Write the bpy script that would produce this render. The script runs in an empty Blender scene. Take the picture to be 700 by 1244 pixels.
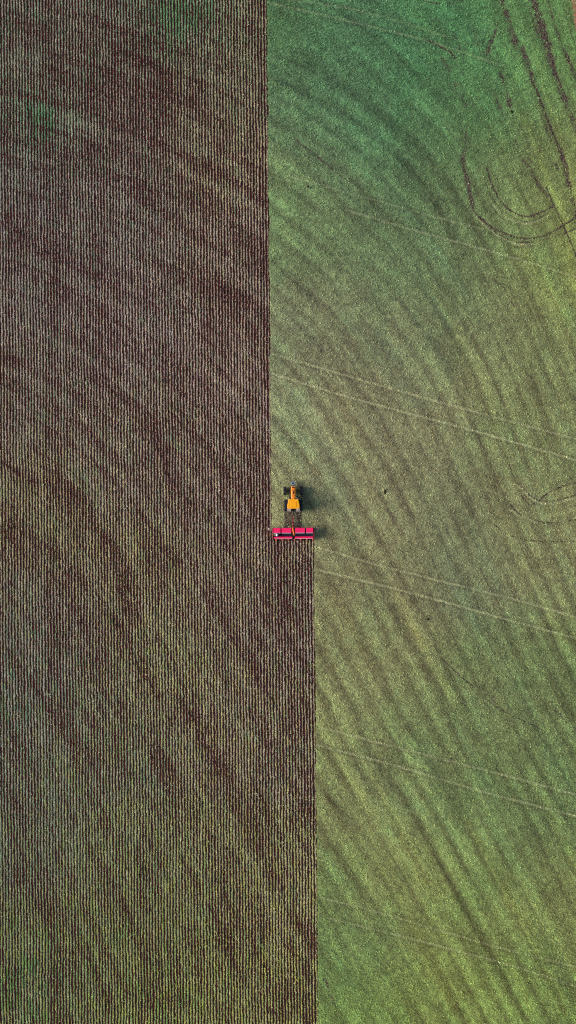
import bpy, bmesh, math, random
import numpy as np
from mathutils import Vector, Matrix
random.seed(7)
R = math.radians
scn = bpy.context.scene
col = scn.collection

# ------------------------------------------------------------------ scale of the field survey
S = 0.135                     # metres per survey unit (crop rows every 0.49 m = 3.64 units)
CX, CY = 350.0, 622.0         # survey origin -> world origin
def W(px, py): return ((px-CX)*S, (CY-py)*S)

# ------------------------------------------------------------------ helpers
def tag(o, label=None, cat=None, group=None, kind=None):
    if label: o['label'] = label
    if cat: o['category'] = cat
    if group: o['group'] = group
    if kind: o['kind'] = kind
    return o
def empty(name, loc, rz=0):
    o = bpy.data.objects.new(name, None); col.objects.link(o)
    o.location = loc; o.rotation_euler = (0, 0, rz); o.empty_display_size = .3
    return o
def link(name, bm, mat, parent=None, smooth=False):
    me = bpy.data.meshes.new(name); bm.to_mesh(me); bm.free()
    if mat: me.materials.append(mat)
    if smooth:
        for p in me.polygons: p.use_smooth = True
    o = bpy.data.objects.new(name, me); col.objects.link(o)
    if parent: o.parent = parent
    return o
def box(bm, x0, x1, y0, y1, z0, z1, bev=0.0, rot=None):
    r = bmesh.ops.create_cube(bm, size=1.0)
    vs = r['verts']
    bmesh.ops.scale(bm, vec=(x1-x0, y1-y0, z1-z0), verts=vs)
    if bev > 0:
        es = list({e for v in vs for e in v.link_edges})
        q = bmesh.ops.bevel(bm, geom=es, offset=bev, segments=2, affect='EDGES', profile=.5)
        vs = list({v for v in q['verts']} | {v for v in vs if v.is_valid})
        vs = [v for v in vs if v.is_valid]
    if rot is not None: bmesh.ops.rotate(bm, cent=(0,0,0), matrix=rot, verts=vs)
    bmesh.ops.translate(bm, vec=((x0+x1)/2, (y0+y1)/2, (z0+z1)/2), verts=vs)
    return vs
def cyl(bm, p0, p1, r0, r1=None, n=16, cap=True):
    p0, p1 = Vector(p0), Vector(p1); d = p1-p0
    if r1 is None: r1 = r0
    r = bmesh.ops.create_cone(bm, cap_ends=cap, segments=n, radius1=r0, radius2=r1, depth=d.length)
    m = Matrix.Translation((p0+p1)/2) @ d.to_track_quat('Z', 'Y').to_matrix().to_4x4()
    bmesh.ops.transform(bm, matrix=m, verts=r['verts'])
    return r['verts']
def lathe_x(bm, cx, cy, cz, prof, n=36):
    """revolve profile [(x offset, radius)] about an axle parallel to x"""
    rings = []
    for (xo, r) in prof:
        rings.append([bm.verts.new((cx+xo, cy+r*math.cos(2*math.pi*k/n), cz+r*math.sin(2*math.pi*k/n))) for k in range(n)])
    for a, b in zip(rings[:-1], rings[1:]):
        for k in range(n): bm.faces.new((a[k], a[(k+1) % n], b[(k+1) % n], b[k]))
    for rg in (rings[0], rings[-1]):
        if prof[0][1] > 0: bm.faces.new(rg)
def loft(bm, sections):
    """sections: list of closed loops of points, same count"""
    rings = [[bm.verts.new(p) for p in s] for s in sections]
    n = len(rings[0])
    for a, b in zip(rings[:-1], rings[1:]):
        for k in range(n): bm.faces.new((a[k], a[(k+1) % n], b[(k+1) % n], b[k]))
    bm.faces.new(rings[0]); bm.faces.new(rings[-1])
    bmesh.ops.recalc_face_normals(bm, faces=bm.faces[:])
def arc_plate(bm, x0, x1, cy, cz, r, a0, a1, t=.03, n=10):
    for k in range(n):
        pass
    loops = []
    for k in range(n+1):
        a = R(a0+(a1-a0)*k/n)
        c, s = math.cos(a), math.sin(a)
        loops.append([(x0, cy+r*c, cz+r*s), (x1, cy+r*c, cz+r*s), (x1, cy+(r+t)*c, cz+(r+t)*s), (x0, cy+(r+t)*c, cz+(r+t)*s)])
    loft(bm, loops)

# ------------------------------------------------------------------ node helpers
class NT:
    def __init__(s, mat):
        mat.use_nodes = True; s.t = mat.node_tree; s.t.nodes.clear()
    def n(s, typ, **kw):
        nd = s.t.nodes.new(typ)
        for k, v in kw.items(): setattr(nd, k, v)
        return nd
    def put(s, sock, v):
        if hasattr(v, 'is_linked') or isinstance(v, bpy.types.NodeSocket): s.t.links.new(v, sock)
        else: sock.default_value = v
    def m(s, op, a, b=None, c=None, clamp=False):
        nd = s.n('ShaderNodeMath', operation=op, use_clamp=clamp)
        s.put(nd.inputs[0], a)
        if b is not None: s.put(nd.inputs[1], b)
        if c is not None: s.put(nd.inputs[2], c)
        return nd.outputs[0]
    def sstep(s, v, lo, hi, a=0.0, b=1.0):
        nd = s.n('ShaderNodeMapRange', interpolation_type='SMOOTHSTEP')
        s.put(nd.inputs[0], v); s.put(nd.inputs[1], lo); s.put(nd.inputs[2], hi); s.put(nd.inputs[3], a); s.put(nd.inputs[4], b)
        return nd.outputs[0]
    def lin(s, v, lo, hi, a, b):
        nd = s.n('ShaderNodeMapRange')
        s.put(nd.inputs[0], v); s.put(nd.inputs[1], lo); s.put(nd.inputs[2], hi); s.put(nd.inputs[3], a); s.put(nd.inputs[4], b)
        return nd.outputs[0]
    def noise(s, vec, scale, detail=2, rough=.5):
        nd = s.n('ShaderNodeTexNoise'); s.put(nd.inputs['Vector'], vec)
        nd.inputs['Scale'].default_value = scale; nd.inputs['Detail'].default_value = detail; nd.inputs['Roughness'].default_value = rough
        return nd.outputs['Fac']
    def mix(s, f, a, b, mode='MIX'):
        nd = s.n('ShaderNodeMix', data_type='RGBA', blend_type=mode)
        s.put(nd.inputs[0], f); s.put(nd.inputs[6], a); s.put(nd.inputs[7], b)
        return nd.outputs[2]
    def scalec(s, c, f):
        nd = s.n('ShaderNodeVectorMath', operation='SCALE'); s.put(nd.inputs[0], c); s.put(nd.inputs[3], f)
        return nd.outputs[0]
    def attr(s, name, out='Fac'):
        nd = s.n('ShaderNodeAttribute', attribute_name=name); return nd.outputs[out]
    def finish(s, colr, rough=.9, bumph=None, dist=.05, spec=.2, metallic=0., trans=None):
        b = s.n('ShaderNodeBsdfPrincipled'); o = s.n('ShaderNodeOutputMaterial')
        s.put(b.inputs['Base Color'], colr); s.put(b.inputs['Roughness'], rough)
        b.inputs['Specular IOR Level'].default_value = spec; b.inputs['Metallic'].default_value = metallic
        if trans: b.inputs['Transmission Weight'].default_value = trans
        if bumph is not None:
            bp = s.n('ShaderNodeBump'); bp.inputs['Distance'].default_value = dist; bp.inputs['Strength'].default_value = 1.0
            s.put(bp.inputs['Height'], bumph); s.t.links.new(bp.outputs[0], b.inputs['Normal'])
        s.t.links.new(b.outputs[0], o.inputs[0]); return b
    def pos(s): return s.n('ShaderNodeNewGeometry').outputs['Position']
    def obj(s): return s.n('ShaderNodeTexCoord').outputs['Object']

def mat_simple(name, rgb, rough=.5, spec=.4, metallic=0., dirt=.25, dirt_rgb=(.16, .10, .075), scale=3., var=.12, trans=None):
    m = bpy.data.materials.new(name); t = NT(m); v = t.obj()
    n1 = t.noise(v, scale, 4, .6); n2 = t.noise(v, scale*6, 2, .6)
    c = t.mix(t.m('MULTIPLY', t.sstep(n1, .42, .72), dirt), (*rgb, 1), (*dirt_rgb, 1))
    c = t.scalec(c, t.lin(n2, .25, .75, 1-var, 1+var))
    t.finish(c, t.lin(n1, .3, .7, rough*.85, min(1, rough*1.25)), spec=spec, metallic=metallic, trans=trans)
    return m

# ------------------------------------------------------------------ survey of the field: flow of the old passes, streaks, tracks
def vhash(ix, iy, seed):
    h = (ix.astype(np.int64)*374761393 + iy.astype(np.int64)*668265263 + seed*1442695041) & 0xffffffff
    h = ((h ^ (h >> 13))*1274126177) & 0xffffffff
    h = ((h ^ (h >> 15))*2246822519) & 0xffffffff
    return ((h ^ (h >> 16)) & 0xffffff)/float(0xffffff)
def vnoise(x, y, seed=0):
    x0 = np.floor(x); y0 = np.floor(y); fx = x-x0; fy = y-y0
    fx = fx*fx*(3-2*fx); fy = fy*fy*(3-2*fy)
    a = vhash(x0, y0, seed); b = vhash(x0+1, y0, seed); c = vhash(x0, y0+1, seed); d = vhash(x0+1, y0+1, seed)
    return (a*(1-fx)+b*fx)*(1-fy) + (c*(1-fx)+d*fx)*fy
def fbm(x, y, seed=0, oc=3, g=.55):
    s = 0; a = 1; t = 0
    for k in range(oc):
        s = s+a*vnoise(x*2**k+17.3*k, y*2**k+5.1*k, seed+k*31); t += a; a *= g
    return s/t
def sstep(v, lo, hi):
    t = np.clip((v-lo)/(hi-lo), 0, 1); return t*t*(3-2*t)
def sr(c):
    c = np.asarray(c, float)/255.; return np.where(c <= .04045, c/12.92, ((c+.055)/1.055)**2.4)

# direction of the passes (degrees below horizontal, going right)
ANG = [(330,20,28),(400,80,32),(480,150,42),(560,200,58),(620,100,68),(680,100,68),(330,120,33),(380,160,35),(450,200,42),(500,260,50),
 (540,330,57),(330,240,38),(400,310,45),(480,380,54),(560,430,64),(640,400,63),(690,460,68),(350,430,47),(400,500,53),(480,560,60),
 (570,560,70),(640,560,72),(400,700,59),(480,750,60),(560,720,64),(650,700,68),(400,900,57),(500,950,59),(600,950,61),(690,900,60),
 (400,1100,54),(450,1150,56),(550,1150,61),(650,1150,63),(30,120,15),(150,150,22),(280,200,27),(50,300,22),(150,330,26),(280,370,35),
 (50,450,25),(150,480,32),(280,500,44),(50,580,32),(130,640,50),(160,720,60),(250,640,48),(290,750,58),(60,700,56),(100,850,60),
 (200,850,57),(300,850,58),(100,1050,66),(200,1050,62),(320,1050,56),(50,1180,67),(200,1180,64),(420,600,55)]
POW = [(i, j) for i in range(6) for j in range(6) if 0 < i+j <= 5]
def _nx(px, py): return (px-350)/400., (py-622)/660.
def fit_phase():
    A = []; B = []
    for (px, py, a) in ANG:
        x, y = _nx(px, py); t = (math.cos(R(a)), math.sin(R(a))); n = (-t[1], t[0])
        gx = np.array([i*x**(i-1)*y**j/400. if i else 0. for i, j in POW])
        gy = np.array([j*x**i*y**(j-1)/660. if j else 0. for i, j in POW])
        A.append(400*3*(t[0]*gx+t[1]*gy)); B.append(0)
        A.append(400*.8*(n[0]*gx+n[1]*gy)); B.append(400*.8)
    A = np.array(A); B = np.array(B)
    reg = np.diag([.35*(i+j)**1.0 for i, j in POW])
    return np.linalg.lstsq(np.vstack([A, reg]), np.concatenate([B, np.zeros(len(POW))]), rcond=None)[0]
COEF = fit_phase()
def phase(px, py):
    x, y = _nx(np.clip(px, -60, 760), np.clip(py, -60, 1304))
    s = 0
    for c, (i, j) in zip(COEF, POW): s = s+c*x**i*y**j
    return s

def seg_field(px, py, pts, width):
    """smooth bump around a polyline, plus the running length along it"""
    x0 = min(p[0] for p in pts)-4*width; x1 = max(p[0] for p in pts)+4*width
    y0 = min(p[1] for p in pts)-4*width; y1 = max(p[1] for p in pts)+4*width
    sel = np.nonzero((px > x0) & (px < x1) & (py > y0) & (py < y1))[0]
    P = smooth_poly(pts)
    X = px[sel]; Y = py[sel]; D = np.full(X.shape, 1e9); SD = np.zeros(X.shape); T = np.zeros(X.shape); L = 0
    tot = sum(math.hypot(b[0]-a[0], b[1]-a[1]) for a, b in zip(P[:-1], P[1:]))
    for a, b in zip(P[:-1], P[1:]):
        dx, dy = b[0]-a[0], b[1]-a[1]; l = math.hypot(dx, dy)
        if l < 1e-6: continue
        t = np.clip(((X-a[0])*dx+(Y-a[1])*dy)/(l*l), 0, 1)
        ex = X-(a[0]+t*dx); ey = Y-(a[1]+t*dy); d = np.hypot(ex, ey)
        m = d < D; D[m] = d[m]; SD[m] = ((dx*ey-dy*ex)/l)[m]; T[m] = (L+t*l)[m]; L += l
    return sel, D, SD, T, tot
def smooth_poly(pts, k=5):
    if len(pts) < 3: return pts
    out = []
    P = [pts[0]]+list(pts)+[pts[-1]]
    for i in range(1, len(P)-2):
        p0, p1, p2, p3 = [np.array(P[i+q], float) for q in (-1, 0, 1, 2)]
        for s in range(k):
            t = s/k
            out.append(tuple(.5*((2*p1)+(-p0+p2)*t+(2*p0-5*p1+4*p2-p3)*t*t+(-p0+3*p1-3*p2+p3)*t**3)))
    out.append(tuple(P[-2])); return out

# dark streaks: polyline, width, strength   (right field)
STR_R = [([(327,62),(400,98),(470,150),(520,210),(550,262)],9,.5),([(326,92),(385,120),(440,152),(483,183),(537,260),(560,330)],5,.8),
 ([(330,150),(375,185),(425,216),(470,262)],4,.6),([(450,192),(478,208),(500,230)],3,.6),
 ([(350,268),(400,300),(450,345),(480,390)],6,.4),([(330,300),(380,345),(430,400)],6,.4),
 ([(470,335),(500,366),(535,406),(560,451),(572,490),(590,560),(620,640)],6,.75),([(575,321),(600,352),(620,386),(650,461),(665,530)],6,.65),
 ([(350,336),(400,376),(450,411),(500,456),(518,505),(545,570),(570,640)],5,.55),([(345,386),(385,415),(430,470),(470,540),(500,600),(525,650)],7,.5),
 ([(550,230),(590,300),(640,375),(670,430),(700,500)],5,.5),
 ([(385,700),(410,735),(430,772),(460,832),(500,892)],5,.75),([(380,780),(415,832),(450,882),(485,940)],5,.55),
 ([(475,702),(515,747),(560,800),(605,857),(650,930),(700,1010)],4,.6),([(415,642),(450,697),(480,745),(505,790),(535,842),(575,897),(615,975),(665,1070),(700,1150)],5,.65),
 ([(385,955),(445,1017),(475,1065),(499,1109),(537,1180),(564,1244)],4.5,.8),([(425,880),(447,914),(499,990),(537,1055),(581,1137),(624,1223)],4.5,.8),
 ([(500,880),(537,936),(591,1033),(624,1093),(667,1169),(700,1234)],5,.7),([(386,1010),(420,1055),(450,1110),(490,1190),(515,1244)],4.5,.6),
 ([(560,860),(590,905),(640,990),(680,1070),(700,1100)],5,.5),([(386,1170),(405,1205),(425,1244)],4,.6),
 ([(390,1130),(412,1165),(440,1205),(455,1244)],3,.5),([(530,640),(570,720),(620,800),(660,870)],6,.4),([(590,620),(625,700),(660,770),(700,850)],6,.4),
 ([(430,50),(500,85),(550,130)],7,.3),([(395,250),(450,275),(500,330)],7,.3),([(640,780),(680,850),(700,890)],5,.4)]
# bright yellowish bands
BRI_R = [([(475,707),(505,767),(535,822),(575,882)],5,.9),([(400,455),(420,500),(440,560),(460,620)],6,.5),([(545,380),(590,470),(605,540)],6,.5),
 ([(386,690),(420,745),(445,800)],6,.5),([(520,340),(560,420),(585,500)],5,.5),([(650,60),(667,125),(690,200),(702,260)],3.5,.9),
 ([(625,130),(645,163),(668,225),(686,262),(695,326),(700,360)],4,.9),([(390,1128),(425,1180),(460,1244)],3,1.0),([(455,950),(500,1040),(530,1090)],6,.6),
 ([(560,990),(600,1060),(650,1150),(690,1244)],6,.6),([(600,600),(640,700),(700,790)],8,.4),([(480,1080),(530,1180),(560,1244)],6,.5),
 ([(640,300),(680,380),(700,430)],7,.6),([(395,880),(420,935),(460,1000)],6,.4),([(640,930),(670,990),(700,1060)],6,.5),([(600,60),(620,90),(640,150)],8,.5),
 ([(610,1160),(635,1200),(645,1244)],4,.8),([(328,160),(345,250),(352,330)],6,.25)]
# pale wheelings of the sprayer
PALE = [[(331,430),(429,459),(564,497),(720,539)],[(331,454),(429,484),(581,525),(720,565)],[(382,664),(483,693),(624,728),(720,756)],
 [(384,692),(494,719),(624,755),(720,781)],[(390,884),(505,914),(613,942),(720,971)],[(385,905),(483,931),(591,963),(720,997)],
 [(388,1090),(483,1115),(591,1147),(720,1180)],[(401,1116),(510,1143),(624,1174),(720,1205)],[(420,255),(510,282),(591,304),(720,342)],
 [(331,209),(429,236),(537,266),(608,284)],[(325,3),(429,27),(526,52),(613,81)],[(350,0),(440,14),(560,50)]]
PALE += [[(630,590),(648,607),(670,612),(720,600)],[(620,620),(640,630),(652,635)],[(577,262),(600,283),(628,297),(655,296)],[(600,250),(615,265),(640,272),(665,264)]]
PALEA = [.68,.78,.62,.75,.55,.6,.32,.42,.45,.22,.28,.2,.8,.7,.5,.5]
# dark broken wheel tracks: polyline, half width, strength
TRK = [([(562,186),(564,205),(571,232),(575,253)],3.6,.8),([(570,225),(574,252),(588,268),(605,280),(632,289.6),(656,288),(675,280),(706,260)],1.3,1.3),
 ([(580,262),(595,277),(620,292),(644,294),(685,284),(712,270)],1.1,1.0),([(568,150),(564,186)],2.0,.5),([(584,215),(592,240),(606,262),(622,274)],1.0,.5),
 ([(592,205),(597,222),(610,246),(624,258),(641,263),(661,257),(673,250)],1.3,1.25),([(590,222),(598,241),(612,256),(632,268),(649,268),(670,256)],1.0,.9),
 ([(600,190),(606,212),(620,236)],1.5,.45),
 ([(606,-10),(614,12),(622,36),(628,58)],4.2,1.05),([(621,30),(628,56)],3,.5),([(634,58),(640,71),(646,90)],3.4,1.1),([(640,80),(650,112),(660,142),(670,170)],5,.55),
 ([(646,96),(656,120),(668,152),(680,180),(690,205)],1.4,1.3),([(681,182),(688,210),(695,240),(703,275)],3.6,.95),([(672,160),(684,200),(690,235)],1.4,.7),
 ([(646,-10),(652,12),(658,34)],6,.95),([(657,28),(664,52),(672,80)],6,1.2),([(670,76),(680,105),(692,135),(708,170)],5.5,.85),([(665,50),(676,90),(690,125)],1.6,1.2),
 ([(640,-5),(648,25),(655,45)],1.5,.8),([(664,-8),(670,16),(680,50)],2,.6),([(684,58),(692,76),(706,110)],1.8,1.1),([(676,36),(684,58)],2,.7),
 ([(680,-10),(694,40),(704,70)],1.4,.6),([(605,28),(599,46),(592,66)],3.4,.9),([(575,35),(580,52),(588,68)],3,.5),([(608,88),(614,104),(620,128)],3.6,.95),([(598,105),(606,128),(616,142)],3.2,.65),
 ([(601,95),(616,120),(624,150),(629,179)],3.0,.4),([(626,172),(634,192),(644,205),(653,222),(670,244)],3.0,.7),
 ([(664,228),(676,256),(689,284),(702,315)],1.2,1.2),([(640,190),(655,205),(668,222)],2,.5),([(655,178),(675,200),(690,232)],3,.5),
 ([(519,48),(530,54),(545,62),(554,71)],1.6,1.3),([(552,40),(560,62)],3,.5),([(538,72),(550,100),(565,125)],5,.5),([(522,40),(530,56)],3,.5),([(510,-2),(524,3),(545,4),(566,-1)],1.2,1.1),
 ([(640,330),(655,360),(680,420)],2,.35),([(618,560),(624,579),(634,593),(650,606),(662,609),(684,606),(712,597)],1.0,.9),([(632,600),(642,612),(652,611),(662,602),(680,592),(712,583)],1.2,.95),
 ([(648,612),(642,620)],1.2,.9),([(618,610),(628,622),(640,630),(655,634),(675,635),(712,629)],1.3,1.0),([(650,636),(665,639),(690,635)],1.2,.6),
 ([(600,637),(614,647),(635,655),(665,658),(712,657)],1.0,.75),([(624,672),(640,677),(665,679),(712,677)],1.0,.85),([(612,600),(622,640),(620,680),(628,720)],2,.3),
 ([(537,800),(560,822),(580,838),(600,856),(624,870),(655,884)],1.0,.8),([(588,838),(600,850),(608,862)],4,.8),([(662,850),(680,868),(700,888)],4,.8),
 ([(355,166),(378,184),(400,202),(425,222)],1.3,.9),([(360,178),(390,206),(420,232)],1.4,.45),([(402,180),(440,200),(470,232)],3.0,.35),
 ([(355,385),(378,410),(395,430)],3,.5),([(480,480),(500,520),(520,560)],3,.35),([(395,1190),(405,1215),(420,1244)],3,.65),
 ([(600,340),(612,350),(625,372)],2.5,.5),([(425,230),(450,243),(470,262)],2,.4),([(520,200),(560,260)],2,.3),([(560,150),(585,190),(600,215)],5,.3),([(500,100),(530,140),(560,170)],5,.25),
 ([(392,812),(402,826),(416,852)],1.4,.5),([(478,440),(490,470)],4,.3),([(420,510),(450,540),(475,560)],5,.3)]
# dark red streaks of the worked ground (left)
STR_L = [([(150,60),(190,85),(212,112),(230,120)],7,.9),([(70,75),(100,98),(150,115),(200,125)],12,.7),([(0,112),(60,125),(140,150),(230,190),(322,235)],6,.5),
 ([(0,262),(40,292),(90,318),(140,340)],8,.9),([(200,322),(260,350),(300,372),(328,400)],7,.9),([(240,205),(290,225),(328,260)],6,.5),
 ([(0,560),(40,585),(90,605),(120,640),(145,700),(160,760)],7,.8),([(110,640),(150,680),(156,760)],9,.5),([(0,436),(60,445),(130,470),(180,520),(210,560)],6,.5),([(150,480),(190,525),(200,580)],6,.6),
 ([(200,440),(240,530),(328,640)],6,.4),([(285,500),(300,540),(328,600)],7,.5),([(260,725),(290,780),(325,830)],8,.7),([(225,850),(255,915),(285,975),(320,1040),(345,1095),(385,1140)],9,1.0),
 ([(130,1050),(150,1100),(160,1140)],8,.8),([(25,1060),(60,1115)],8,.8),([(265,1100),(295,1190)],8,.8),([(220,1045),(250,1080),(262,1110)],5,.7),
 ([(0,640),(40,660),(80,690),(100,760)],10,.5),([(0,170),(80,190),(160,230),(240,300)],8,.35),([(20,380),(90,400),(180,430)],7,.3),([(250,400),(290,440),(328,470)],6,.6),
 ([(340,700),(350,800),(375,900),(380,1000)],14,.35),([(10,880),(40,940)],8,.5),([(90,870),(120,930)],9,.35),([(150,780),(180,850),(200,930)],9,.4),
 ([(60,1180),(80,1244)],8,.5),([(170,1150),(190,1220)],8,.5),([(300,30),(328,60)],6,.4),([(328,1180),(345,1244)],7,.5),([(230,130),(240,120),(235,85)],6,.4),([(0,15),(60,45),(110,60)],9,.4),
 ([(230,960),(180,900),(150,860)],6,.3),([(356,655),(357,850)],17,.35),([(324,0),(328,600)],4,.45),([(381,660),(384,1244)],3,.35)]
BRI_L = [([(20,118),(60,138),(110,150)],10,.8),([(250,180),(290,210)],7,.7),([(110,600),(150,640),(175,720),(190,800)],8,.6),([(0,590),(40,615),(75,650)],7,.6),
 ([(240,700),(225,780),(260,850)],10,.4),([(130,950),(170,1020)],10,.4),([(270,990),(310,1060),(350,1130)],8,.5),([(160,280),(220,320)],9,.3)]

CR = [(340,20,60,104,66),(420,40,62,110,78),(500,60,58,104,70),(560,20,58,116,70),(600,60,74,116,72),(660,40,80,116,68),(400,120,66,112,76),
 (440,170,58,104,74),(470,150,60,104,70),(350,170,96,118,82),(340,100,70,112,76),(520,230,72,106,72),(540,200,70,106,66),(560,120,62,112,70),(640,200,90,116,72),(690,250,100,120,68),(400,230,92,114,78),(370,240,80,114,74),
 (480,300,78,108,74),(350,250,84,112,74),(600,250,88,110,72),(350,400,100,115,84),(450,400,101,113,82),(600,400,98,114,78),(690,330,104,124,70),(540,320,82,108,72),
 (400,520,107,116,86),(500,520,104,114,82),(650,500,100,116,76),(350,560,113,124,88),(450,680,105,113,80),(580,670,92,108,78),(650,650,104,114,76),
 (450,800,103,114,76),(600,850,92,112,72),(690,850,86,110,68),(550,900,92,114,72),(420,950,102,117,74),(600,950,86,110,66),(660,990,82,110,68),(450,1100,102,118,70),
 (600,1100,94,116,66),(430,1230,92,122,62),(640,1200,90,118,62),(560,1200,100,120,62),(690,1100,100,116,68),(400,1150,84,120,70),(540,40,56,110,74),(700,460,98,114,74)]
CL = [(20,20,130,134,118),(110,40,132,138,120),(210,15,118,140,112),(300,50,138,144,116),(50,100,132,136,116),(45,146,118,144,118),(150,150,138,136,122),(250,120,136,138,114),
 (280,200,150,146,120),(30,220,134,134,126),(150,250,140,140,128),(300,300,150,144,128),(50,350,142,140,130),(150,400,150,144,134),(300,450,152,142,128),(30,480,144,142,126),
 (150,550,150,146,128),(300,600,150,142,126),(40,620,148,146,116),(150,700,152,150,118),(300,720,150,142,120),(60,760,140,140,120),(200,820,148,148,112),(20,850,132,136,116),
 (120,900,138,142,112),(300,880,152,146,116),(30,1000,126,134,106),(150,1050,136,142,102),(300,1050,146,146,106),(370,900,150,146,118),(20,1180,130,140,98),(100,1180,134,144,98),
 (200,1150,136,144,96),(200,1220,142,152,92),(300,1200,146,150,98),(370,1100,156,154,110),(370,760,146,140,120)]
GREENS = [(215,5,34,.8),(45,144,20,.9),(20,20,30,.3),(110,60,30,.2),(20,860,50,.25),(5,1180,40,.5),(200,1230,50,.25)]
CR = [(x, y, r+18+(3 if y < 220 else 6), g+(8 if y < 220 else 12), b+9-(4 if y < 220 else 0)) for x, y, r, g, b in CR]
def rbf(px, py, pts, sig):
    num = np.zeros((px.size, 3)); den = np.full(px.size, 1e-9)
    X = np.clip(px, -60, 760); Y = np.clip(py, -60, 1304)
    for (x, y, r, g, b) in pts:
        w = np.exp(-((X-x)**2+(Y-y)**2)/(2*sig*sig))+1e-7/(1+((X-x)**2+(Y-y)**2)/1e4)
        num += w[:, None]*sr((r, g, b))[None, :]; den += w
    return num/den[:, None]

GAIN_L, GAIN_R = 1.10, 1.42
EDGE1, EDGE2, ROW = 330.3, 381.2, 3.64
def wob(u, py):
    r = (u-EDGE1)/ROW
    return .22*(vnoise(r/1.3, py/9., 401)-.5)+.16*(vnoise(r/1.1, py/3.2, 403)-.5)+.35*(vnoise(r/14.+.5, py/60., 405)-.5)
def survey(px, py):
    """everything the ground and the plants need to know at points (px,py)"""
    u = px-0.0093*(py-622)
    jag = (vnoise(py/1.6, px/2., 5)-.5)*2.0+(vnoise(py/7., py*0+9, 8)-.5)*1.1+(vnoise(py/45., py*0+9, 9)-.5)*.9
    till = np.where(py < 652, sstep(-(u-EDGE1+jag), -.35, .35), sstep(-(u-EDGE2+jag), -.35, .35))
    ph = phase(px, py)
    wx = (fbm(px/90, py/90, 3, 2)-.5)*26
    ps = .5*px+.86*py
    # broad sweep of the passes: sharp dark edge then slow recovery
    p1 = ((ph+wx*.45)/24.0) % 1.0
    saw = np.exp(-p1*6.0)*sstep(p1, 0, .06)*1.45-.25
    amp = .25+.75*sstep(fbm(ph/60, ps/240, 11, 2), .28, .68)
    soft = .34*np.cos(2*math.pi*(p1-.12))+.10*np.cos(4*math.pi*(p1-.06))
    st1 = saw*amp
    stR = (soft*(.55+.45*amp)+.22*np.clip(saw, -.2, 1)*amp)*(.35+1.1*fbm(px/60, py/60, 15, 2))*(.65+.25*sstep(py, 300, 800))
    n_st = fbm(ph/7.0, ps/90, 21, 3)-.5
    n_fine = fbm(ph/2.6, ps/60, 25, 2)-.5
    n_bl = fbm(px/34, py/34, 41, 3)-.5
    n_sm = fbm(px/5, py/5, 47, 3)-.5
    dark = .72*stR+.50*n_st+.38*n_fine+.40*n_bl+.75*n_sm
    soil_shadeR = np.zeros(px.size); pale = np.zeros(px.size); yel = np.zeros(px.size)
    for k, (pts, w, s) in enumerate(STR_R):
        sel, D, SD, T, tot = seg_field(px, py, pts, w)
        f = np.exp(-(D/(1.5*w))**2)*.6+np.exp(-((SD-1.0*w*0)/(.35*w))**2)*(D < 3*w)*.45
        f = f*sstep(np.minimum(T, tot-T), -20, 25)*(.55+.9*vnoise(T/22, D*0+k, 61))
        dark[sel] += .40*s*f
    for k, (pts, w, s) in enumerate(BRI_R):
        sel, D, SD, T, tot = seg_field(px, py, pts, w)
        f = np.exp(-(D/w)**2)*sstep(np.minimum(T, tot-T), -10, 22)*(.5+.9*vnoise(T/16, D*0+k, 71))
        yel[sel] += .7*s*f
    for k, (pts, w, s) in enumerate(TRK):
        sel, D, SD, T, tot = seg_field(px, py, pts, w*2)
        X, Y = px[sel], py[sel]
        w = w*(.75+.5*vnoise(T/6, D*0+k, 93))
        f = np.exp(-(D/w)**2)*(.35+.9*vnoise(X/1.5, Y/1.5, 81+k))*(.45+.8*vnoise(T/9, D*0+k, 91))
        soil_shadeR[sel] = np.maximum(soil_shadeR[sel], np.clip(s*f*1.02, 0, .76))
    for k, pts in enumerate(PALE):
        sel, D, SD, T, tot = seg_field(px, py, pts, 2.)
        f = np.exp(-(D/1.15)**2)*(.55+.7*vnoise(T/12, D*0+k, 95))
        pale[sel] = np.maximum(pale[sel], PALEA[k]*f)
        g = np.exp(-((D-2.8)/1.1)**2)*.22; dark[sel] += g
    # left: how much dark earth shows
    n_dg = fbm(ph/3.2, ps/45, 151, 3)-.5
    soilL = .31-.12*sstep(py, 650, 1150)+.05*sstep(-py, -500, -100)+.72*n_st+.68*n_dg+.55*(fbm(px/24, py/55, 51, 3)-.5)+.30*np.clip(st1, -.3, 1)
    rown = vhash(np.floor((u-EDGE1)/ROW), np.zeros(px.size), 13)-.5
    rr = np.round((u-EDGE1)/ROW)
    soilL += .28*rown+.42*(vnoise(rr, py/20, 57)-.5)+.30*(vnoise(rr, py/5, 58)-.5)
    for k, (pts, w, s) in enumerate(STR_L):
        sel, D, SD, T, tot = seg_field(px, py, pts, w)
        f = np.exp(-(D/(1.25*w))**2)*(.5+.8*vnoise(T/18, D*0+k, 63))
        soilL[sel] += .48*s*f*(.4+1.2*vnoise(rr[sel], py[sel]/14, 59))
    for k, (pts, w, s) in enumerate(BRI_L):
        sel, D, SD, T, tot = seg_field(px, py, pts, w)
        soilL[sel] -= .45*s*np.exp(-(D/w)**2)*(.5+.8*vnoise(T/18, D*0+k, 64))
    soilL = np.where(soilL > .45, .45+.35*(1-np.exp(-(soilL-.45)/.35))*.8, soilL)
    cr = rbf(px, py, CR, 50.); cl = rbf(px, py, CL, 42.)*(1-(1-sstep(py, 500, 950))[:, None]*np.array([-.02, .05, .12])[None, :])
    # species patches
    grn = sstep(fbm(px/20+ph/40, py/48, 77, 3), .50, .74)
    bl = sstep(fbm(ph/16, ps/150, 79, 3), .52, .75)
    cR = cr*np.exp(-np.clip(dark, -.9, 1.2)[:, None]*np.array([.78, .95, .80])[None, :])
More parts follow.
